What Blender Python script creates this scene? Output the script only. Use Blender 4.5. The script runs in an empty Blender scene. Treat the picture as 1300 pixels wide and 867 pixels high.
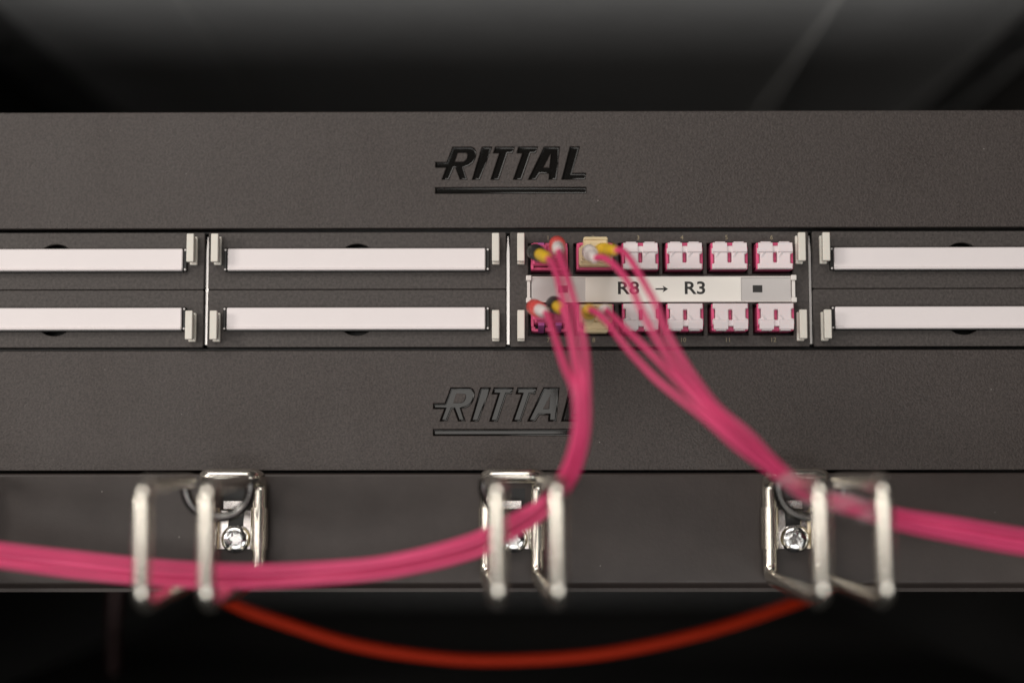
import bpy, bmesh, math, random
from mathutils import Vector, Matrix
from mathutils.geometry import tessellate_polygon
random.seed(7)
S = 0.001                                   # everything below is written in millimetres
scene = bpy.context.scene
col = scene.collection
R = math.radians

# ------------------------------------------------------------------ camera
def look_matrix(pitch, yaw, roll):
    f = Vector((-math.sin(yaw)*math.cos(pitch), math.cos(yaw)*math.cos(pitch), math.sin(pitch)))
    r = f.cross(Vector((0, 0, 1))).normalized(); u = r.cross(f)
    r2 = r*math.cos(roll)+u*math.sin(roll); u2 = -r*math.sin(roll)+u*math.cos(roll)
    m = Matrix((r2, u2, -f)).transposed()
    return m.to_4x4()
cd = bpy.data.cameras.new('camera'); cam = bpy.data.objects.new('camera', cd); col.objects.link(cam)
cam.matrix_world = Matrix.Translation(Vector((4.99, -519.47, -41.96))*S) @ look_matrix(R(4.932), R(.393), R(-.057))
cd.lens = 50; cd.sensor_width = 36; cd.clip_start = .01; cd.clip_end = 50
cd.dof.use_dof = True; cd.dof.focus_distance = .5185; cd.dof.aperture_fstop = 1.75; cd.dof.aperture_blades = 9
scene.camera = cam

# ------------------------------------------------------------------ world, lamps, exposure
w = bpy.data.worlds.new('World'); scene.world = w; w.use_nodes = True
bg = w.node_tree.nodes['Background']; bg.inputs[0].default_value = (1, .96, .92, 1); bg.inputs[1].default_value = .02
def area(name, loc, target, sx, sy, power, colr):
    l = bpy.data.lights.new(name, 'AREA'); l.shape = 'RECTANGLE'; l.size = sx; l.size_y = sy
    l.energy = power; l.color = colr
    o = bpy.data.objects.new(name, l); col.objects.link(o)
    o.location = loc
    o.rotation_euler = (Vector(target)-Vector(loc)).to_track_quat('-Z', 'Y').to_euler()
    return o
area('front_softlight', (-.95, -2.3, .03), (-.95, 0, .03), 2.3, .5, 12, (1, .955, .9))
area('ceiling_lamp', (-.5, -1.1, 1.0), (0, 0, 0), 1.4, .5, 13.5, (1, .95, .89))
area('left_softlight', (-1.35, -1.0, .2), (-.1, 0, 0), .36, .36, 8.6, (1, .94, .87))
area('floor_bounce', (.06, -1.5, -.72), (0, .15, .1), 1.7, .5, 9.5, (1, .98, .95))
vs = scene.view_settings; vs.view_transform = 'Standard'; vs.look = 'None'; vs.exposure = 0; vs.gamma = 1
vs.use_curve_mapping = False
scene.render.engine = 'CYCLES'

# ------------------------------------------------------------------ materials
def mat(name, color, rough=.5, metal=0, spec=.5, bump=0, bscale=2000, cvar=0, cscale=300, dust=0, rvar=0, smudge=0, trans=0, coat=0, sub=0, alpha=1):
    m = bpy.data.materials.new(name); m.use_nodes = True
    nt = m.node_tree; N = nt.nodes; L = nt.links; b = N['Principled BSDF']
    b.inputs['Base Color'].default_value = (*color, 1); b.inputs['Roughness'].default_value = rough
    b.inputs['Metallic'].default_value = metal; b.inputs['Specular IOR Level'].default_value = spec
    b.inputs['Coat Weight'].default_value = coat; b.inputs['Transmission Weight'].default_value = trans
    b.inputs['Alpha'].default_value = alpha
    if sub:
        b.inputs['Subsurface Weight'].default_value = sub; b.inputs['Subsurface Radius'].default_value = (1, .5, .4)
        b.inputs['Subsurface Scale'].default_value = .0015
    tc = N.new('ShaderNodeTexCoord')
    if bump:
        n = N.new('ShaderNodeTexNoise'); n.inputs['Scale'].default_value = bscale; n.inputs['Detail'].default_value = 3
        bp = N.new('ShaderNodeBump'); bp.inputs['Strength'].default_value = bump; bp.inputs['Distance'].default_value = .0002
        L.new(tc.outputs['Object'], n.inputs['Vector']); L.new(n.outputs['Fac'], bp.inputs['Height']); L.new(bp.outputs['Normal'], b.inputs['Normal'])
    last = None
    if cvar:
        n = N.new('ShaderNodeTexNoise'); n.inputs['Scale'].default_value = cscale; n.inputs['Detail'].default_value = 5; n.inputs['Roughness'].default_value = .7
        rp = N.new('ShaderNodeMapRange'); rp.inputs['From Min'].default_value = .25; rp.inputs['From Max'].default_value = .75
        rp.inputs['To Min'].default_value = 1-cvar; rp.inputs['To Max'].default_value = 1+cvar
        mx = N.new('ShaderNodeVectorMath'); mx.operation = 'SCALE'; mx.inputs[0].default_value = color
        L.new(tc.outputs['Object'], n.inputs['Vector']); L.new(n.outputs['Fac'], rp.inputs['Value']); L.new(rp.outputs[0], mx.inputs['Scale'])
        last = mx.outputs[0]
        if rvar:
            rr = N.new('ShaderNodeMapRange'); rr.inputs['From Min'].default_value = .3; rr.inputs['From Max'].default_value = .7
            rr.inputs['To Min'].default_value = max(0, rough-rvar); rr.inputs['To Max'].default_value = rough+rvar
            L.new(n.outputs['Fac'], rr.inputs['Value']); L.new(rr.outputs[0], b.inputs['Roughness'])
    if dust:
        v = N.new('ShaderNodeTexVoronoi'); v.inputs['Scale'].default_value = 210; v.inputs['Randomness'].default_value = 1
        lt = N.new('ShaderNodeMapRange'); lt.inputs['From Min'].default_value = .02; lt.inputs['From Max'].default_value = .06
        lt.inputs['To Min'].default_value = 1; lt.inputs['To Max'].default_value = 0
        sep = N.new('ShaderNodeSeparateColor')
        gt = N.new('ShaderNodeMath'); gt.operation = 'GREATER_THAN'; gt.inputs[1].default_value = 1-dust
        ml = N.new('ShaderNodeMath'); ml.operation = 'MULTIPLY'
        mc = N.new('ShaderNodeMix'); mc.data_type = 'RGBA'; mc.inputs['B'].default_value = (.3, .28, .26, 1); mc.inputs['A'].default_value = (*color, 1)
        L.new(tc.outputs['Object'], v.inputs['Vector']); L.new(v.outputs['Distance'], lt.inputs['Value']); L.new(v.outputs['Color'], sep.inputs[0])
        L.new(sep.outputs[0], gt.inputs[0]); L.new(lt.outputs[0], ml.inputs[0]); L.new(gt.outputs[0], ml.inputs[1]); L.new(ml.outputs[0], mc.inputs['Factor'])
        if last: L.new(last, mc.inputs['A'])
        last = mc.outputs['Result']
    if smudge:
        n = N.new('ShaderNodeTexNoise'); n.inputs['Scale'].default_value = 22; n.inputs['Detail'].default_value = 5; n.inputs['Roughness'].default_value = .6
        rr = N.new('ShaderNodeMapRange'); rr.inputs['From Min'].default_value = .35; rr.inputs['From Max'].default_value = .68
        rr.inputs['To Min'].default_value = rough+smudge; rr.inputs['To Max'].default_value = rough-smudge
        L.new(tc.outputs['Object'], n.inputs['Vector']); L.new(n.outputs['Fac'], rr.inputs['Value']); L.new(rr.outputs[0], b.inputs['Roughness'])
    if last: L.new(last, b.inputs['Base Color'])
    return m
M = {
 'paint':  mat('powder_coat', (.0525, .043, .040), .5, spec=.35, bump=1.0, bscale=1300, cvar=.55, cscale=1300, dust=.06, smudge=.09),
 'satin':  mat('satin_paint', (.040, .0315, .029), .42, spec=.33, bump=.2, bscale=900, cvar=.12, cscale=90, dust=.08, smudge=.08),
 'plastic': mat('matte_plastic', (.060, .052, .049), .55, spec=.3, bump=.6, bscale=1100, cvar=.5, cscale=900, dust=.04),
 'gloss':  mat('gloss_black', (.006, .0055, .005), .13, spec=.36, bump=.03, bscale=300, cvar=.01, cscale=60),
 'black':  mat('black_plastic', (.008, .008, .008), .4),
 'white':  mat('white_card', (.76, .705, .71), .42, spec=.4, cvar=.02, cscale=60),
 'paper':  mat('label_paper', (.84, .80, .75), .6, cvar=.02, cscale=60),
 'frost':  mat('frosted_holder', (.54, .51, .50), .3, cvar=.04, cscale=150),
 'clearw': mat('pale_clip', (.74, .70, .67), .3),
 'beige':  mat('beige_latch', (.68, .645, .585), .42, cvar=.05, cscale=200, sub=.1),
 'alu':    mat('bare_metal', (.9, .86, .84), .32, metal=1),
 'zinc':   mat('zinc_wire', (.90, .85, .76), .24, metal=1, cvar=.12, cscale=60, bump=.05, bscale=500),
 'zinc_darkened': mat('zinc_dark_reflection', (.16, .155, .15), .22, metal=1),  # ring wire metal with the dark surroundings it mirrors put into its colour
 'zincp':  mat('zinc_plate', (.76, .72, .70), .24, metal=1, cvar=.15, cscale=150, rvar=.08),
 'brass':  mat('yellow_zinc', (.72, .60, .36), .28, metal=1, cvar=.15, cscale=150),
 'steel':  mat('screw_steel', (.66, .66, .66), .2, metal=1, cvar=.25, cscale=400, rvar=.1),
 'pink':   mat('pink_jacket', (.60, .05, .155), .42, spec=.4, cvar=.06, cscale=80),
 'magenta': mat('magenta_plastic', (.66, .09, .21), .35),
 'violet': mat('violet_plastic', (.42, .08, .3), .35),
 'cap':    mat('dust_cap', (.76, .665, .68), .33, sub=.15),
 'cream':  mat('cream_plastic', (.80, .64, .40), .4, sub=.1),
 'yellow': mat('yellow_boot', (.72, .45, .02), .4),
 'red':    mat('red_boot', (.6, .06, .05), .4),
 'whiteb': mat('white_boot', (.75, .68, .66), .4),
 'orange': mat('orange_jacket', (.34, .017, .002), .6, spec=.15),
 'dkred':  mat('dark_red_jacket', (.03, .005, .005), .5),
 'ink':    mat('black_ink', (.02, .018, .018), .6),
 'gold':   mat('number_ink', (.30, .25, .16), .6),
 'rack':   mat('rack_sheet', (.60, .60, .60), .45, cvar=.08, cscale=30),
 'seam':  mat('seam_highlight', (.74, .74, .73), .4),  # roof sheet lightened for the ribs, a painted highlight along the seams
 'rail':  mat('rail_sheet', (.16, .16, .16), .45, cvar=.1, cscale=30),
 'rackd':  mat('rack_dark', (.018, .017, .016), .5, cvar=.1, cscale=30),
}
# clear sleeve: part see-through film
def film():
    m = bpy.data.materials.new('clear_film'); m.use_nodes = True; nt = m.node_tree; N = nt.nodes; L = nt.links
    b = N['Principled BSDF']; b.inputs['Base Color'].default_value = (.62, .5, .52, 1); b.inputs['Roughness'].default_value = .22
    tc = N.new('ShaderNodeTexCoord'); n = N.new('ShaderNodeTexNoise'); n.inputs['Scale'].default_value = 120; n.inputs['Detail'].default_value = 2
    mp = N.new('ShaderNodeMapping'); mp.inputs['Scale'].default_value = (.5, 1, 2)
    rp = N.new('ShaderNodeMapRange'); rp.inputs['From Min'].default_value = .4; rp.inputs['From Max'].default_value = .62; rp.inputs['To Min'].default_value = .05; rp.inputs['To Max'].default_value = .42
    L.new(tc.outputs['Object'], mp.inputs[0]); L.new(mp.outputs[0], n.inputs['Vector']); L.new(n.outputs['Fac'], rp.inputs['Value']); L.new(rp.outputs[0], b.inputs['Alpha'])
    return m
M['film'] = film()

# ------------------------------------------------------------------ mesh helpers
ORG = {}
def org(o):
    while o is not None and o.parent is not None: o = o.parent
    return ORG.get(o.name, Vector((0, 0, 0))) if o is not None else Vector((0, 0, 0))
def tag(o, label=None, cat=None, group=None, kind=None):
    if label: o['label'] = label
    if cat: o['category'] = cat
    if group: o['group'] = group
    if kind: o['kind'] = kind
    return o
def thing(name, loc, label, cat, group=None):
    o = bpy.data.objects.new(name, None); col.objects.link(o); o.empty_display_size = .01
    o.location = Vector(loc)*S; ORG[o.name] = Vector(loc)
    return tag(o, label, cat, group)
class MB:
    def __init__(s): s.v = []; s.f = []
    def add(s, vs, fs):
        b = len(s.v); s.v += [Vector(p) for p in vs]; s.f += [[i+b for i in f] for f in fs]; return s
    def box(s, x0, x1, y0, y1, z0, z1, bev=0, seg=1):
        bm = bmesh.new(); bmesh.ops.create_cube(bm, size=1)
        for v in bm.verts: v.co = Vector(((x0+x1)/2+v.co.x*(x1-x0), (y0+y1)/2+v.co.y*(y1-y0), (z0+z1)/2+v.co.z*(z1-z0)))
        if bev: bmesh.ops.bevel(bm, geom=list(bm.edges), offset=bev, segments=seg, affect='EDGES', profile=.5)
        bm.verts.index_update(); s.add([v.co.copy() for v in bm.verts], [[v.index for v in f.verts] for f in bm.faces]); bm.free(); return s
    def bridge(s, loops, closed=True, cap0=True, cap1=True):
        n = len(loops[0]); vs = [p for l in loops for p in l]; fs = []
        for a in range(len(loops)-1):
            for i in range(n if closed else n-1):
                j = (i+1) % n; fs.append([a*n+i, a*n+j, (a+1)*n+j, (a+1)*n+i])
        if cap0: fs.append(list(range(n))[::-1])
        if cap1: fs.append([(len(loops)-1)*n+i for i in range(n)])
        return s.add(vs, fs)
    def lathe(s, c, axis, prof, n=24):
        a = Vector(axis).normalized(); u = a.orthogonal().normalized(); w_ = a.cross(u); c = Vector(c)
        return s.bridge([[c+a*h+(u*math.cos(2*math.pi*i/n)+w_*math.sin(2*math.pi*i/n))*max(r, 1e-3) for i in range(n)] for r, h in prof])
    def tube(s, pts, r, n=12, closed=False):
        pts = [Vector(p) for p in pts]; k = len(pts); loops = []; u = None
        for i in range(k):
            a = pts[(i-1) % k] if (closed or i) else pts[0]; b = pts[(i+1) % k] if (closed or i < k-1) else pts[-1]
            t = (b-a).normalized()
            if u is None: u = t.orthogonal().normalized()
            u = (u-t*u.dot(t)).normalized(); w_ = t.cross(u)
            rr = r[i] if isinstance(r, (list, tuple)) else r
            loops.append([pts[i]+(u*math.cos(2*math.pi*j/n)+w_*math.sin(2*math.pi*j/n))*rr for j in range(n)])
        if closed: loops.append(loops[0])
        return s.bridge(loops, True, not closed, not closed)
    def prism(s, poly, x0, x1, axis='x'):
        f = (lambda p, q: (q, p[0], p[1])) if axis == 'x' else (lambda p, q: (p[0], q, p[1]))
        return s.bridge([[f(p, x0) for p in poly], [f(p, x1) for p in poly]])
    def build(s, name, m, parent=None, smooth=35):
        o0 = org(parent) if parent is not None else Vector((0, 0, 0))
        me = bpy.data.meshes.new(name)
        me.from_pydata([tuple((p-o0)*S) for p in s.v], [], s.f); me.validate()
        bm = bmesh.new(); bm.from_mesh(me); bmesh.ops.remove_doubles(bm, verts=bm.verts, dist=1e-7); bmesh.ops.recalc_face_normals(bm, faces=bm.faces); bm.to_mesh(me); bm.free()
        if smooth: me.shade_smooth(); me.set_sharp_from_angle(angle=R(smooth))
        me.materials.append(M[m])
        o = bpy.data.objects.new(name, me); col.objects.link(o); o.parent = parent
        return o
def area2(p): return sum(p[i][0]*p[(i+1) % len(p)][1]-p[(i+1) % len(p)][0]*p[i][1] for i in range(len(p)))/2
def offset_poly(p, d):
    """inset a CCW polygon by d"""
    out = []; n = len(p)
    for i in range(n):
        a, b, c = Vector(p[i-1]), Vector(p[i]), Vector(p[(i+1) % n])
        e0 = (b-a).normalized(); e1 = (c-b).normalized()
        n0 = Vector((-e0.y, e0.x)); n1 = Vector((-e1.y, e1.x)); m = (n0+n1)
        k = max(.35, 1+n0.dot(n1)); out.append(b+m*(d/k))
    return out
def plate(mb, outer, holes, y0, t, ch):
    """sheet in the XZ plane, face at y0, thickness t, with chamfered edges round it and round its holes"""
    loops = []
    for k, p in enumerate([outer]+holes):
        p = [Vector((q[0], q[1])) for q in p]
        if area2(p) < 0: p.reverse()
        loops.append((p, offset_poly(p, ch if k == 0 else -ch)))
    tess = [[Vector((q.x, q.y, 0)) for q in l[1]] for l in loops]
    tri = tessellate_polygon(tess)
    flat = [q for l in tess for q in l]
    mb.add([(q.x, y0, q.y) for q in flat], [list(f) for f in tri])
    for p, q in loops:
        mb.bridge([[(a.x, y0, a.y) for a in q], [(a.x, y0+ch, a.y) for a in p], [(a.x, y0+t, a.y) for a in p]], True, False, False)
    return mb
def rect(x0, x1, z0, z1): return [(x0, z0), (x1, z0), (x1, z1), (x0, z1)]
def rrect(x0, x1, z0, z1, r, n=4):
    o = []
    for cx, cz, a in ((x1-r, z0+r, -90), (x1-r, z1-r, 0), (x0+r, z1-r, 90), (x0+r, z0+r, 180)):
        for i in range(n+1): t = R(a+90*i/n); o.append((cx+r*math.cos(t), cz+r*math.sin(t)))
    return o
def spline(P, step=2.0):
    P = [Vector(p) for p in P]; Q = [P[0]*2-P[1]]+P+[P[-1]*2-P[-2]]; out = []
    for i in range(1, len(Q)-2):
        a, b, c, d = Q[i-1:i+3]; n = max(2, int((c-b).length/step))
        for k in range(n):
            t = k/n; out.append(.5*((2*b)+(c-a)*t+(2*a-5*b+4*c-d)*t*t+(3*b-a-3*c+d)*t**3))
    out.append(P[-1]); return out
def fillet(P, r, n=6, closed=True):
    P = [Vector(p) for p in P]; out = []; k = len(P)
    for i in range(k):
        a, b, c = P[i-1], P[i], P[(i+1) % k]
        e0 = (a-b); e1 = (c-b); d = min(r, e0.length*.48, e1.length*.48)
        s, e = b+e0.normalized()*d, b+e1.normalized()*d
        for j in range(n+1): t = j/n; out.append(s*(1-t)**2+b*2*t*(1-t)+e*t*t)
    return out
def text(name, body, size, x, y, z, m, parent, align='CENTER', sx=1, weight=0):
    c = bpy.data.curves.new(name, 'FONT'); c.body = body; c.size = 1; c.align_x = align; c.align_y = 'CENTER'; c.extrude = 0; c.offset = weight
    t = bpy.data.objects.new(name, c); col.objects.link(t)
    dg = bpy.context.evaluated_depsgraph_get(); me = bpy.data.meshes.new_from_object(t.evaluated_get(dg))
    bpy.data.objects.remove(t); bpy.data.curves.remove(c)
    o0 = org(parent)
    for v in me.vertices: v.co = (Vector((x+v.co.x*size*sx, y, z+v.co.y*size))-o0)*S
    me.materials.clear(); me.materials.append(M[m]); me.name = name
    o = bpy.data.objects.new(name, me); col.objects.link(o); o.parent = parent
    return o
def copy_tree(o, parent=None):
    c = o.copy(); col.objects.link(c); c.parent = parent
    for ch in list(o.children): copy_tree(ch, c)
    return c

U1 = 44.45
# ------------------------------------------------------------------ the rack around it
ZR = 166
roof = MB().box(-236, 236, 6, 760, ZR, ZR+2).build('rack_roof', 'rack'); tag(roof, kind='structure')
for x in (-148, 148):
    r = MB(); r.prism([(x-1.1, ZR-.1), (x-.8, ZR-1.5), (x+.8, ZR-1.5), (x+1.1, ZR-.1)], 6, 760, 'z').build('roof_rib', 'seam', roof)  # paler than the roof so each rib shows as a lit line
for sgn in (-1, 1):
    rl = MB().box(min(sgn*234, sgn*258), max(sgn*234, sgn*258), 6, 760, ZR-4, ZR+6, .8)
    o = rl.build('roof_rail', 'rail', roof)
    MB().box(min(sgn*255.6, sgn*257.6), max(sgn*255.6, sgn*257.6), 6, 760, ZR-8, ZR-4.2, .3).build('rail_edge', 'rail', o)
    for k in range(9):
        MB().lathe((sgn*246, 60+k*50, ZR-4.1), (0, 0, 1), [(4.5, -.05), (4.5, .02)], 16).build('rail_hole', 'black', o)
    wall = MB().box(min(sgn*258, sgn*262), max(sgn*258, sgn*262), 6, 760, -420, ZR+6).build('rack_side_wall', 'rackd'); tag(wall, kind='structure')
tag(MB().box(-262, 262, 760, 764, -420, ZR+6).build('rack_back_wall', 'rackd'), kind='structure')
shelf = MB().box(-225, 225, 60, 520, -152, -139, 1.2, 2).build('rack_shelf', 'rackd'); tag(shelf, kind='structure')
for sgn in (-1, 1):
    p = thing('mounting_post', (sgn*238, 8, -420), ('left' if sgn < 0 else 'right')+' dark steel mounting post at the edge of the rack panels', 'rack post', 'mounting posts of the rack')
    MB().box(sgn*238-9, sgn*238+9, 5, 45, -420, 160, .8).build('post_body', 'rackd', p)

# ------------------------------------------------------------------ blanking panels with recessed logo
LG = {
 'r': [(130,255),(208,255),(247,150),(372,150),(394,158),(406,178),(407,205),(400,232),(386,258),(362,278),(318,290),(346,373),(298,373),(268,292),(255,292),(222,373),(174,373),(205,291),(130,291)],
 'i': [(447,150),(516,150),(433,375),(380,375)],
 't': [(538,150),(670,150),(655,193),(622,193),(562,375),(507,375),(566,193),(524,193)],
 'u': [(697,150),(828,150),(813,193),(780,193),(718,375),(660,375),(724,193),(684,193)],
 'a': [(872,150),(977,150),(956,375),(902,375),(906,333),(842,333),(815,375),(762,375)],
 'l': [(1048,150),(1115,150),(1062,332),(1157,332),(1150,375),(990,375)],
 'b': [(130,428),(1157,428),(1157,470),(130,470)],
}
CT = {'r': [(283,190),(340,190),(350,200),(346,224),(335,243),(318,252),(262,252)], 'a': [(917,196),(908,293),(866,293)]}
def lg(p, cx, ztop): return [((q[0]-643.5)*.0543+cx, ztop-(q[1]-150)*.0545) for q in p]
def blanking_panel(z0, cx, ztop, label):
    t = thing('blanking_panel', (0, 0, z0), label, 'rack panel', 'blanking panels')
    mb = MB(); holes = [lg(p, cx, ztop) for p in LG.values()]
    plate(mb, rrect(-241, 241, z0+.35, z0+U1-.45, 1.0), holes, -.6, 2.4, .22)
    for p in CT.values(): plate(mb, lg(p, cx, ztop), [], -.6, 1.0, .22)
    mb.build('faceplate', 'paint', t, 25)
    for k, p in LG.items():
        q = lg(p, cx, ztop)
        if area2(q) < 0: q = q[::-1]
        rims = [(.02, -.55), (-.02, -.40), (-.07, -.26), (-.15, -.16), (-.32, -.08), (-.5, -.03), (-.62, -.01), (-.67, -.01)]      # inset, depth: a rounded glossy rim down to the floor
        lp = [[(a.x, yy, a.y) for a in offset_poly(q, -d_)] for d_, yy in rims]
        fl = MB(); fl.bridge(lp, True, False, False)
        fo = offset_poly(q, .67); tri = tessellate_polygon([[Vector((a.x, a.y, 0)) for a in fo]])
        fl.add([(a.x, -.01, a.y) for a in fo], [list(f) for f in tri])
        fl.build('logo_bar' if k == 'b' else 'logo_letter', 'gloss', t, 50)
    return t
blanking_panel(U1, 1.05, 75.1, 'black blanking panel above the patch panel, glossy dark logo reading RITTAL')
blanking_panel(-U1, .6, -14.1, 'black blanking panel below the patch panel, its RITTAL logo partly hidden by pink cables')

# ------------------------------------------------------------------ patch panel frame and its modules
MW = 111.3
fr = thing('patch_panel_frame', (0, 0, 0), 'dark patch panel frame with bright metal dividers between its four modules', 'patch panel')
MB().box(-241, 241, 9, 10.5, .2, U1-.2).build('back_plate', 'black', fr)
MB().box(-232, 232, 4, 9, U1-1.0, U1-.3, .1).build('frame_rail', 'black', fr)
MB().box(-232, 232, 4, 9, .0, .55, .1).build('frame_rail', 'black', fr)
for k in (-2, -1, 0, 1, 2):
    x = k*MW
    MB().prism([(x-.48, 2.0), (x+.48, 2.0), (x+.52, 10), (x+.52, 36), (x+.1, 42), (x-.1, 42), (x-.52, 36), (x-.52, 10)], 2.2, 8, 'y').build('divider', 'alu', fr)
for s in (-1, 1):
    MB().box(min(s*224, s*241), max(s*224, s*241), -.6, 1.6, .6, U1-.6, .3).build('mounting_ear', 'paint', fr)

def latch(mb_parent, x, z0, z1, up):
    l = MB()
    l.box(x-1.35, x+1.35, -1.6, 0, z0-.35, z1-.3, .25)
    l.box(x-.75, x+.75, -5.6, -1.4, z0+.6, z1-.8)
    l.build('latch', 'beige', mb_parent)
    f = MB().box(x-1.32, x+1.32, -7.2, -5.2, z0, z1, .22)
    return f.build('latch', 'beige', mb_parent)
def blank_module(cx, up, label):
    t = thing('blank_module', (cx, 0, 0), label, 'panel module', 'blank modules with white label strips')
    z0, z1 = (22.25, 43.35) if up else (.85, 22.0)
    fl = (lambda z: z) if up else (lambda z: 44.2-z)
    zc = fl(33.0)
    notch = []
    for i in range(13):
        a = R(200+140*i/12) if not up else R(20+140*i/12)
        r = 7.6
        notch.append((cx+r*math.cos(a), fl(31.5)+r*math.sin(a)))
    mb = MB(); plate(mb, rrect(cx-MW/2+.75, cx+MW/2-.75, z0, z1, .6), [notch], 0, 2.0, .2)
    mb.build('faceplate', 'plastic', t)
    st = MB().box(cx-47.4, cx+47.3, -2.2, -.05, zc-4.05, zc+4.05, .3)
    so = st.build('label_strip', 'white', t)
    MB().box(cx-47.3, cx+47.2, -2.75, -2.1, zc-3.95, zc-3.2, .2).build('strip_lip', 'white', so)
    MB().box(cx-47.6, cx+47.5, -1.5, .2, zc-4.55, zc-3.95, .1).build('strip_holder', 'black', t)
    MB().box(cx-47.6, cx+47.5, -1.1, .2, zc+3.95, zc+4.4, .1).build('strip_holder', 'plastic', t)
    for s in (-1, 1):
        x = cx+s*48.25
        b = MB().box(x-.55, x+.55, -1.8, .3, zc-4.3, zc+4.3, .2).build('strip_bracket', 'black', t)
        for dz in (-3.6, 3.6):
            MB().lathe((x, -1.75, zc+dz), (0, -1, 0), [(.42, 0), (.4, .3), (.2, .42)], 10).build('bracket_pin', 'frost', b)
    for s in (-1, 1):
        if up: latch(t, cx+s*51.2, 31.5, 41.9, up)
        else: latch(t, cx+s*51.2, 3.2, 13.7, up)
    return t
pos = {-1.5: 'leftmost', -.5: 'second from left', 1.5: 'rightmost'}
for k, nm in pos.items():
    for up in (True, False):
        row = 'upper' if up else 'lower'
        nmm = {-1.5: f'{row} blank module with white strip, cut off by the left picture edge',
               -.5: f'{row} blank module with a whole white strip, just left of the port module',
               1.5: f'{row} blank module with white strip, right of the port module'}[k]
        blank_module(k*MW, up, nmm)

# port module
PX = [15.15, 31.8, 48.35, 64.5, 80.9, 97.5]
ZU, ZL = 33.9, 11.25
pm = thing('port_module', (MW/2, 0, 0), 'module with twelve pink ports and a white label reading R8 to R3', 'port module')
mb = MB(); holes = []
for z in (ZU, ZL):
    for x in PX: holes.append(rect(x-7.7, x+7.2, z-6.3, z+5.2))
plate(mb, rrect(.75, MW-.75, .85, 43.35, .6), holes, 0, 2.0, .2); mb.build('faceplate', 'plastic', pm)
for x in (4.75, 106.9):
    latch(pm, x, 31.5, 41.9, True); latch(pm, x, 3.2, 13.7, False)
def adapter(x, z, flip, capped):
    g = (lambda v: z-v) if flip else (lambda v: z+v)
    def bx(m, x0, x1, y0, y1, a, b, bev=.15):
        a, b = sorted((g(a), g(b))); m.box(x+x0, x+x1, y0, y1, a, b, bev)
    a = MB()                                                    # magenta shell: four walls and a centre web, corners notched
    bx(a, -6.75, -5.7, -3.4, 12, -4.9, 3.3); bx(a, 5.7, 6.75, -3.4, 12, -4.9, 3.3)
    bx(a, -6.75, 6.75, -2.4, 12, -5.0, -3.9); bx(a, -5.9, -2.2, -3.0, 12, 4.0, 5.0); bx(a, 2.2, 5.9, -3.0, 12, 4.0, 5.0)
    bx(a, -.65, .65, -2.6, 12, -4.2, 4.4); bx(a, -6.6, -5.2, -2.8, 10, 3.2, 4.8); bx(a, 5.2, 6.6, -2.8, 10, 3.2, 4.8)
    bx(a, -1.6, 1.6, -2.7, 10, 3.5, 4.9)
    ao = a.build('adapter', 'magenta', pm)
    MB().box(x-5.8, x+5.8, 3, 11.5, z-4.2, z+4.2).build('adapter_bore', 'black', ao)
    if capped:
        c = MB()
        ol = [(-6.3,-5.0),(6.3,-5.0),(6.4,-3.2),(5.5,-2.9),(5.5,.3),(6.45,.8),(6.45,2.5),(5.5,3.2),(5.2,5.0),(1.6,5.0),(1.0,3.4),(-1.0,3.4),(-1.6,5.0),(-5.2,5.0),(-5.5,3.2),(-6.45,2.5),(-6.45,.8),(-5.5,.3),(-5.5,-2.9),(-6.4,-3.2)]
        sl = rrect(-.75, .75, -2.7, 1.1, .4, 3)
        plate(c, [(x+a, g(b)) for a, b in ol], [[(x+a, g(b)) for a, b in sl]], -5.0, 3.4, .3)
        for s in (-1, 1):                                       # raised shoulder on each lobe, with its little wedge
            lo, hi = sorted((x+s*1.0, x+s*6.2))
            c.prism([(-4.9, g(4.6)), (-5.25, g(4.3)), (-5.5, g(2.4)), (-5.62, g(1.7)), (-5.5, g(1.25)), (-4.9, g(.9))], lo, hi)
            wx = x+s*3.2-1.2
            c.add([(wx-1.0, -4.98, g(-.9)), (wx-.2, -4.98, g(-.8)), (wx+1.2, -5.0, g(1.1)), (wx+.3, -5.0, g(1.1)), (wx+.2, -5.5, g(1.2))], [[0, 1, 4], [1, 2, 4], [0, 4, 3], [3, 4, 2]])
        c.build('dust_cap', 'cap', ao, 40)
    return ao
for i, x in enumerate(PX):
    adapter(x, ZU, False, i > 1); adapter(x, ZL, True, i > 1)
    text('port_number', str(i+1), 2.3, x-.4, -.06, 41.1, 'gold', pm); text('port_number', str(i+7), 2.3, x-.4, -.06, 3.3, 'gold', pm)
lh = MB().box(8.6, 103.6, -2.6, 1, 17.0, 26.5, .35).build('label_holder', 'frost', pm)
MB().box(28.4, 85.2, -2.95, -2.5, 17.2, 26.1, .12).build('label_card', 'paper', lh)
lc = MB().box(8.9, 103.3, -3.0, -2.5, 25.95, 26.4, .1).build('holder_edge', 'clearw', lh)
MB().box(8.9, 103.3, -3.0, -2.5, 16.95, 17.35, .1).build('holder_edge', 'clearw', lh)
for x, s in ((7.6, -1), (104.4, 1)):
    c = MB().box(x-.6, x+.6, -2.7, 1, 17.4, 26.2, .15)
    c.box(x-1.0, x+1.0, -3.5, 1, 24.9, 26.8, .2); c.box(x-1.0, x+1.0, -3.5, 1, 16.8, 18.6, .2)
    c.build('holder_clip', 'clearw', pm)
for x in (20.2, 91.2):
    MB().box(x-1.75, x+1.75, -2.66, -2.3, 20.5, 23.1).build('sensor_window', 'ink', lh)
text('printed_label', 'R8', 6.4, 43.9, -2.99, 21.9, 'ink', lh, sx=1.17, weight=.02); text('printed_label', 'R3', 6.4, 68.3, -2.99, 21.9, 'ink', lh, sx=1.17, weight=.02)
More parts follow.
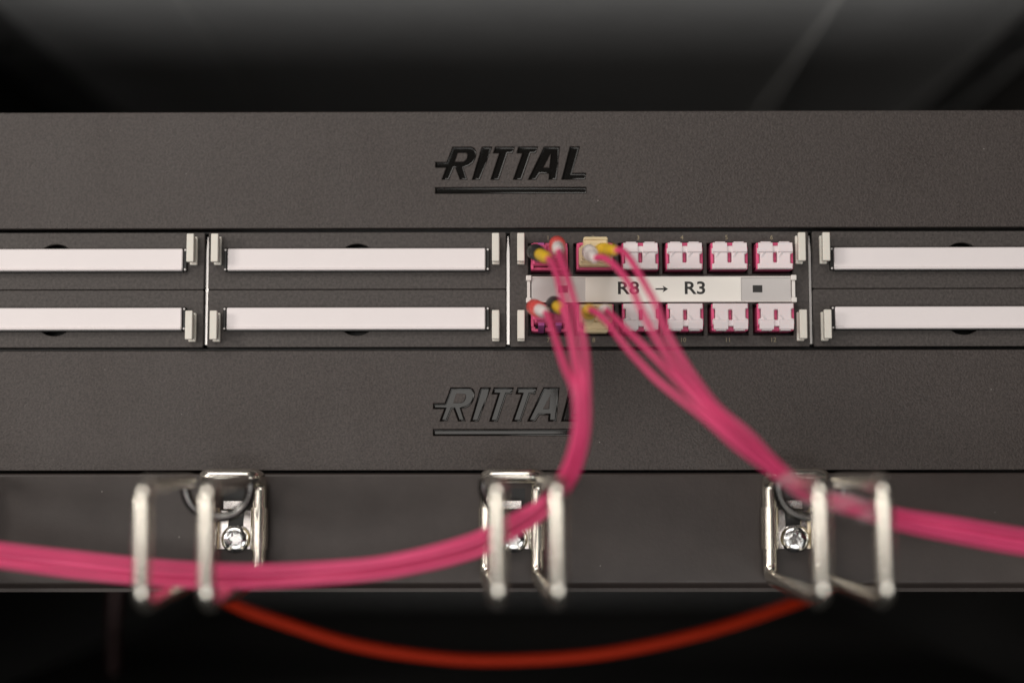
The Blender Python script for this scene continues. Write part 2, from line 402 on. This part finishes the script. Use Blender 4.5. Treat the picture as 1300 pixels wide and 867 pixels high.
ar = MB().add([(53.9, -2.99, 21.48), (57.2, -2.99, 21.48), (57.2, -2.99, 22.02), (53.9, -2.99, 22.02)], [[0, 1, 2, 3]])
ar.add([(56.5, -2.995, 20.5), (58.5, -2.995, 21.75), (56.5, -2.995, 23.0), (57.0, -2.995, 21.75)], [[0, 1, 2, 3]]); ar.build('printed_arrow', 'ink', lh, 0)

# ------------------------------------------------------------------ cable management panel and rings
cp = thing('cable_management_panel', (0, 0, -2*U1), 'satin black panel carrying the wire cable rings, below the logo panels', 'rack panel')
prof = [(-.6, -87.3), (-.6, -86.0)]
sec = []
def arc(cy, cz, r, a0, a1, n=6): return [(cy+r*math.cos(R(a0+(a1-a0)*i/n)), cz+r*math.sin(R(a0+(a1-a0)*i/n))) for i in range(n+1)]
sec = [(14, -45.0)]+arc(.6, -46.4, 1.3, 90, 180)+[(-.7, -83.8)]+arc(1.3, -83.8, 2.0, 180, 245)+[(1.6, -86.6), (1.6, -87.9), (30, -87.9), (30, -86.6)]+[(12, -84)]
mb = MB(); mb.bridge([[(x, p[0], p[1]) for p in sec] for x in (-241, 241)]); mb.build('faceplate', 'satin', cp, 40)

def cable_ring(cx, fx, fw, bw, label, ztop=-48.2, zbot=-84.3):
    """cx centre at the panel, fx centre of the front bars, fw / bw half widths"""
    t = thing('cable_ring', (cx, 0, -88), label, 'cable ring', 'wire cable rings on the lower panel')
    pts = []
    def xs(y, s):                                   # sideways lean and spread of the loop with depth
        k = (-6-y)/(79); return cx+(fx-cx)*k+s*(bw+(fw-bw)*k)
    r = 2.55
    half = lambda s: [(xs(-33, s), -33, -47.6), (xs(-85, s), -85, ztop), (xs(-85, s), -85, zbot), (xs(-4.6, s), -4.6, -82.6), (xs(-4.6, s), -4.6, -47.2), (xs(-13, s), -13, -46.0)]
    path = half(-1)+half(1)[::-1]
    q = fillet(path, 5.6, 8); pts = [Vector(path[0])]+q[9:-9]+[Vector(path[-1])]      # corners rounded, the two free ends left straight
    MB().tube(pts, r, 16).build('wire_loop', 'zinc', t)
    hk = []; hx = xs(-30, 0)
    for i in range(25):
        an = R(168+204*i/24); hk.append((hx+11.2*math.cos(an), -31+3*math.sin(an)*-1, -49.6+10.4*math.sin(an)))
    MB().tube(hk, 1.9, 14).build('hook', 'zinc_darkened', t)  # same wire as the loop, its dark reflections painted in
    MB().box(cx-4.6, cx+4.6, -.85, .6, -57.2, -50.6).build('slot', 'black', t)
    br = MB(); plate(br, [(cx-6.2, -72.4), (cx+6.2, -72.4), (cx+6.2, -58.4), (cx+3.0, -58.4), (cx+2.6, -64.6), (cx-2.6, -64.6), (cx-3.0, -58.4), (cx-6.2, -58.4)], [], -1.9, 1.25, .15)
    bo = br.build('bracket', 'zincp', t)
    MB().box(cx-2.9, cx+2.9, -1.0, -.72, -65, -58).build('bracket_gap', 'black', bo)
    MB().box(cx-4.4, cx+3.4, -3.1, -2.3, -58.0, -54.9, .2).build('tongue', 'zincp', bo)
    MB().box(cx-3.6, cx+2.6, -2.5, -.6, -58.0, -57.2, .1).build('tongue', 'zincp', bo)
    for s in (-1, 1):
        hx = cx+s*bw
        l0 = []; 
        outer = []; inner = []
        for i in range(13):
            an = R(-60+240*i/12) if s > 0 else R(240-240*i/12)
            outer.append((hx+3.2*math.cos(an), -4.6-3.2*math.sin(an))); inner.append((hx+2.62*math.cos(an), -4.6-2.62*math.sin(an)))
        ring = outer+inner[::-1]
        ring2 = [[(p[0], p[1], zz) for p in ring] for zz in (-72.2, -57.5)]
        c = MB(); c.bridge(ring2, True, False, False)
        n = len(ring)
        for lp in ring2:
            c.add(lp, [[i, i+1, n-2-i, n-1-i] for i in range(12)])
        c.build('clamp_sleeve', 'zinc', bo)
        MB().box(min(hx-s*2.2, hx-s*3.3), max(hx-s*2.2, hx-s*3.3), -4.0, -1.6, -72.2, -57.5, .1).build('clamp_edge', 'brass', bo)
    # pan head screw with a six-lobed recess
    sc = MB(); n = 48; cz = -68.7; sx = cx+.4
    def rg(fn, y): return [(sx+fn(i)*math.cos(2*math.pi*i/n), y, cz+fn(i)*math.sin(2*math.pi*i/n)) for i in range(n)]
    star = lambda i: 2.15+.42*math.cos(6*2*math.pi*i/n+.6)
    k = lambda r: (lambda i: r)
    sc.bridge([rg(k(5.2), -1.8), rg(k(5.2), -3.4), rg(k(4.95), -4.2), rg(k(4.3), -4.85), rg(k(3.5), -5.25), rg(star, -5.4), rg(lambda i: star(i)*.96, -3.4)], True, False, True)
    sc.build('screw', 'steel', t, 50)
    return t
cable_ring(-98.6, -100.3, 9.8, 9.1, 'left wire cable ring with pink cables lying in its bottom')
cable_ring(1.5, 6.8, 9.1, 9.1, 'middle wire cable ring where pink cables come down and turn left', -47.8, -83.6)
cable_ring(102.8, 105.2, 9.6, 8.9, 'right wire cable ring with pink cables crossing near its top', -47.6, -83.2)
cable_ring(-199.5, -202, 9.3, 9.1, 'wire cable ring beyond the left edge, only its shadow in view')
cable_ring(203.5, 206, 9.3, 9.1, 'wire cable ring beyond the right edge, only its shadow in view')

# ------------------------------------------------------------------ patch cords
AC = [(23.8,-70,-19.8),(23.6,-67,-32.2),(20.5,-60,-44.7),(13.3,-53,-54.5),(3.0,-52,-61.5),(-11.5,-53,-68.6),(-37,-55,-74.6),(-62.5,-55,-77.2),(-88.5,-55,-78.0),(-114,-55,-76.8),(-140,-55,-74.2),(-166,-55,-71.2),(-200,-55,-66),(-236,-55,-59)]
BC = [(65.4,-69,-26.3),(74.7,-69,-34.5),(83.3,-66,-41.4),(91.5,-62,-48.0),(98.6,-59,-52.0),(112.9,-58,-56.0),(126.7,-58,-59.9),(143,-58,-63.2),(166.1,-58,-67),(196.2,-58,-71),(226.3,-58,-74)]
rj = random.Random(11)
def follow(C, off, dy, squash=None):
    C = [Vector(c) for c in C]; out = []
    for i, c in enumerate(C):
        t = (C[min(i+1, len(C)-1)]-C[max(i-1, 0)]); n = Vector((-t.z, 0, t.x)).normalized()
        q = 1 if squash is None else squash[min(i, len(squash)-1)]
        j = .0 if i == 0 else 1
        out.append(c+n*(off*q+j*rj.uniform(-.38, .38))+Vector((0, dy*(2-q)+j*rj.uniform(-.6, .6), 0)))
    return out
CORDS = {
 'a1a': ([(13.8,-38,28.1),(15.1,-42,26.2),(16.5,-50,21.5),(18,-58,13.7),(19.9,-63,4.7),(21.9,-68,-7.2)], AC, .8, .7),
 'a1b': ([(17.6,-38,30.8),(18.0,-43,27.6),(19.5,-52,21.3),(21.3,-60,13.5),(23.3,-66,4.4),(25.1,-70,-7.3)], AC, 2.5, -.5),
 'a7a': ([(13,-36,9.6),(14,-41,7.6),(15.1,-48,3.3),(16.5,-56,-2.4),(18.8,-63,-10.6)], AC, -2.5, .5),
 'a7b': ([(18.6,-36,10.7),(19.4,-41,8.9),(20.4,-49,4.3),(21.3,-58,-2.6),(22.3,-64,-10.7)], AC, -.8, -.7),
 'b2a': ([(30.1,-36,28.3),(32.4,-39,28.2),(35.7,-44,25.3),(39,-50,20.4),(41.4,-55,15.3),(43.1,-59,9.9),(46,-63,2.8),(49.7,-66,-4.5),(56.4,-68,-14.8)], BC, .8, .7),
 'b2b': ([(36.7,-38,30.7),(39.2,-40,30.3),(41.4,-46,26.6),(43.6,-51,21.6),(46.2,-57,15.1),(48.6,-61,9.4),(50.4,-65,2.6),(53.5,-68,-4.7),(59.6,-70,-14.9)], BC, 2.5, -.5),
 'b8a': ([(27.9,-40,10.2),(30.2,-45,8.6),(33.6,-48,5.0),(36.5,-52,.3),(40,-55,-4.8),(44.8,-58,-10.6),(50.5,-62,-16.7)], BC, -2.5, .5),
 'b8b': ([(33.6,-38,10.2),(34.8,-42,8.6),(37,-47,5.6),(40.8,-52,1.1),(46,-57,-4.8),(51.2,-61,-10.8),(55.7,-65,-16.3)], BC, -.8, -.7),
}
SQB = [1, .95, .8, .55, .55, .8, 1.0, 1.1, 1.15, 1.15, 1.1]
SQA = [.72, .72, .78, .85, .95, 1.05, 1.1, 1.1, 1.08, 1.1, 1.15, 1.2, 1.2, 1.2]
def strand(parent, key):
    st, C, off, dy = CORDS[key]
    P = st+follow(C, off, dy, SQA if C is AC else SQB)
    P = spline(P, 2.2)
    return MB().tube(P, 1.12, 12).build('strand', 'pink', parent, 60)
def boot(parent, a, b, m1, m2, r0=3.3):
    a, b = Vector(a), Vector(b); d = b-a; L = d.length
    o = MB().lathe(a-d.normalized()*7, d, [(r0*.9, 0), (r0, 1), (r0, 7), (r0*.97, 7.6), (r0*.8, 7.7), (r0*.78, 9.4), (r0*.9, 9.5), (r0*.88, 11)], 20).build('boot', m1, parent)
    MB().lathe(a+d.normalized()*4, d, [(2.1, 0), (2.1, L-7), (1.9, L-5.5), (1.45, L-4), (1.3, L-3)], 18).build('boot_sleeve', m2, o)
def plug(x, z, flip, shell, label, group, boots, keys):
    t = thing('patch_cable', (x, -3, z), label, 'patch cable', group)
    g = (lambda v: z-v) if flip else (lambda v: z+v)
    def bx(m, x0, x1, y0, y1, a, b, bev=.2):
        a, b = sorted((g(a), g(b))); m.box(x+x0, x+x1, y0, y1, a, b, bev)
    for s in (-1, 1):
        c = MB(); bx(c, s*3.1-2.4, s*3.1+2.4, -12, 2.5, -3.4, 2.6, .35); bx(c, s*3.1-2.0, s*3.1+2.0, -16, -11.5, -2.9, 2.2, .4)
        c.build('connector', shell, t)
        l = MB(); l.prism([(-11, g(2.4)), (-11, g(3.6)), (-1, g(5.4)), (0, g(5.2)), (0, g(4.6)), (-4, g(3.9)), (-6, g(2.4))], x+s*3.1-1.1, x+s*3.1+1.1); l.build('latch_lever', 'violet' if shell == 'magenta' else shell, t)
    if shell == 'cream':
        c = MB(); bx(c, -6.0, 6.0, -9.5, -4.0, -4.3, 2.4, .4); bx(c, -4.4, 4.4, -10.5, -3.6, 2.0, 6.0, .5); bx(c, -4.4, 4.4, -10.9, -9.5, 4.7, 5.5, .3); bx(c, -5.6, -5.0, -9.9, -5, -3.6, 1.8, .15); bx(c, 5.0, 5.6, -9.9, -5, -3.6, 1.8, .15); bx(c, -5.6, 5.6, -9.8, -5, -4.0, -3.2, .2)
        c.build('duplex_clip', 'cream', t)
    else:
        c = MB(); bx(c, -6.1, 6.1, -8.5, -4.0, -3.9, 1.4, .4); c.build('duplex_clip', 'magenta', t)
    for a, b, m1, m2 in boots: boot(t, a, b, m1, m2, 2.95 if shell == 'magenta' else 2.7)
    for k in keys: strand(t, k)
    return t
plug(PX[0], ZU, False, 'magenta', 'pink patch cable in top left port, black boot with yellow sleeve beside red', 'pink patch cables',
     [((10.8,-22,32.1),(13.8,-38,28.1),'black','yellow'), ((17.7,-22,34.9),(17.6,-38,30.8),'red','whiteb')], ('a1a', 'a1b'))
plug(PX[0], ZL, True, 'magenta', 'pink patch cable in bottom left port, red boot left of its black boot', 'pink patch cables',
     [((10.5,-22,12.5),(13,-36,9.6),'red','whiteb'), ((17.1,-22,13.6),(18.6,-36,10.7),'black','yellow')], ('a7a', 'a7b'))
plug(PX[1], ZU, False, 'cream', 'pink patch cable with cream connector in upper row, second port', 'pink patch cables',
     [((29.4,-22,32),(30.1,-36,28.3),'whiteb','whiteb'), ((34.4,-22,33.1),(36.7,-38,30.7),'yellow','yellow')], ('b2a', 'b2b'))
plug(PX[1], ZL, True, 'cream', 'pink patch cable with cream connector in lower row, second port', 'pink patch cables',
     [((28.7,-22,11.4),(27.9,-40,10.2),'yellow','yellow'), ((34.3,-22,11.3),(33.6,-38,10.2),'whiteb','whiteb')], ('b8a', 'b8b'))

# clear film round the right-hand bundle
def wrap(i0, i1, label):
    P = spline(BC, 1.6); n = len(P)
    seg = P[int(n*i0):int(n*i1)]; loops = []
    for i, p in enumerate(seg):
        t = (seg[min(i+1, len(seg)-1)]-seg[max(i-1, 0)]).normalized(); u = Vector((-t.z, 0, t.x)).normalized(); v = t.cross(u)
        wob = .25*math.sin(i*1.7)
        loops.append([p+u*math.cos(2*math.pi*j/20)*(4.0+wob)+v*math.sin(2*math.pi*j/20)*(3.0+wob*.6) for j in range(20)])
    m = MB(); m.bridge(loops, True, False, False)
    return tag(m.build('cable_wrap', 'film', None, 60), label, 'cable wrap')
wrap(.165, .375, 'clear film wrapped round the pink cables inside the right cable ring')

# ------------------------------------------------------------------ cables behind
OC = [(-150.0, 110.0, -76.5), (-132.6, 100.0, -92.2), (-116.6, 92.0, -101.5), (-94.4, 90.0, -109.2), (-65.9, 90.0, -117.8), (-32.6, 90.0, -123.0), (-2.6, 90.0, -124.3), (37.2, 90.0, -121.7), (77.4, 92.0, -114.1), (112.0, 98.0, -104.5), (134.0, 106.0, -96.8), (151.7, 115.0, -85.6)]
tag(MB().tube(spline(OC, 3), 2.7, 16).build('orange_cable', 'orange', None, 60), 'orange red cable sagging below the ring panel in the dark', 'cable')
RC = [(-180,150,-60),(-185,150,-100),(-184,150,-139),(-186,160,-139.2)]
tag(MB().tube(spline([(-181,148,-55),(-184,150,-90),(-185,150,-115),(-184.5,150,-138.5)], 3), 3.2, 14).build('hanging_cable', 'dkred', None, 60), 'dark red cable hanging deep in the shadow at lower left', 'cable')
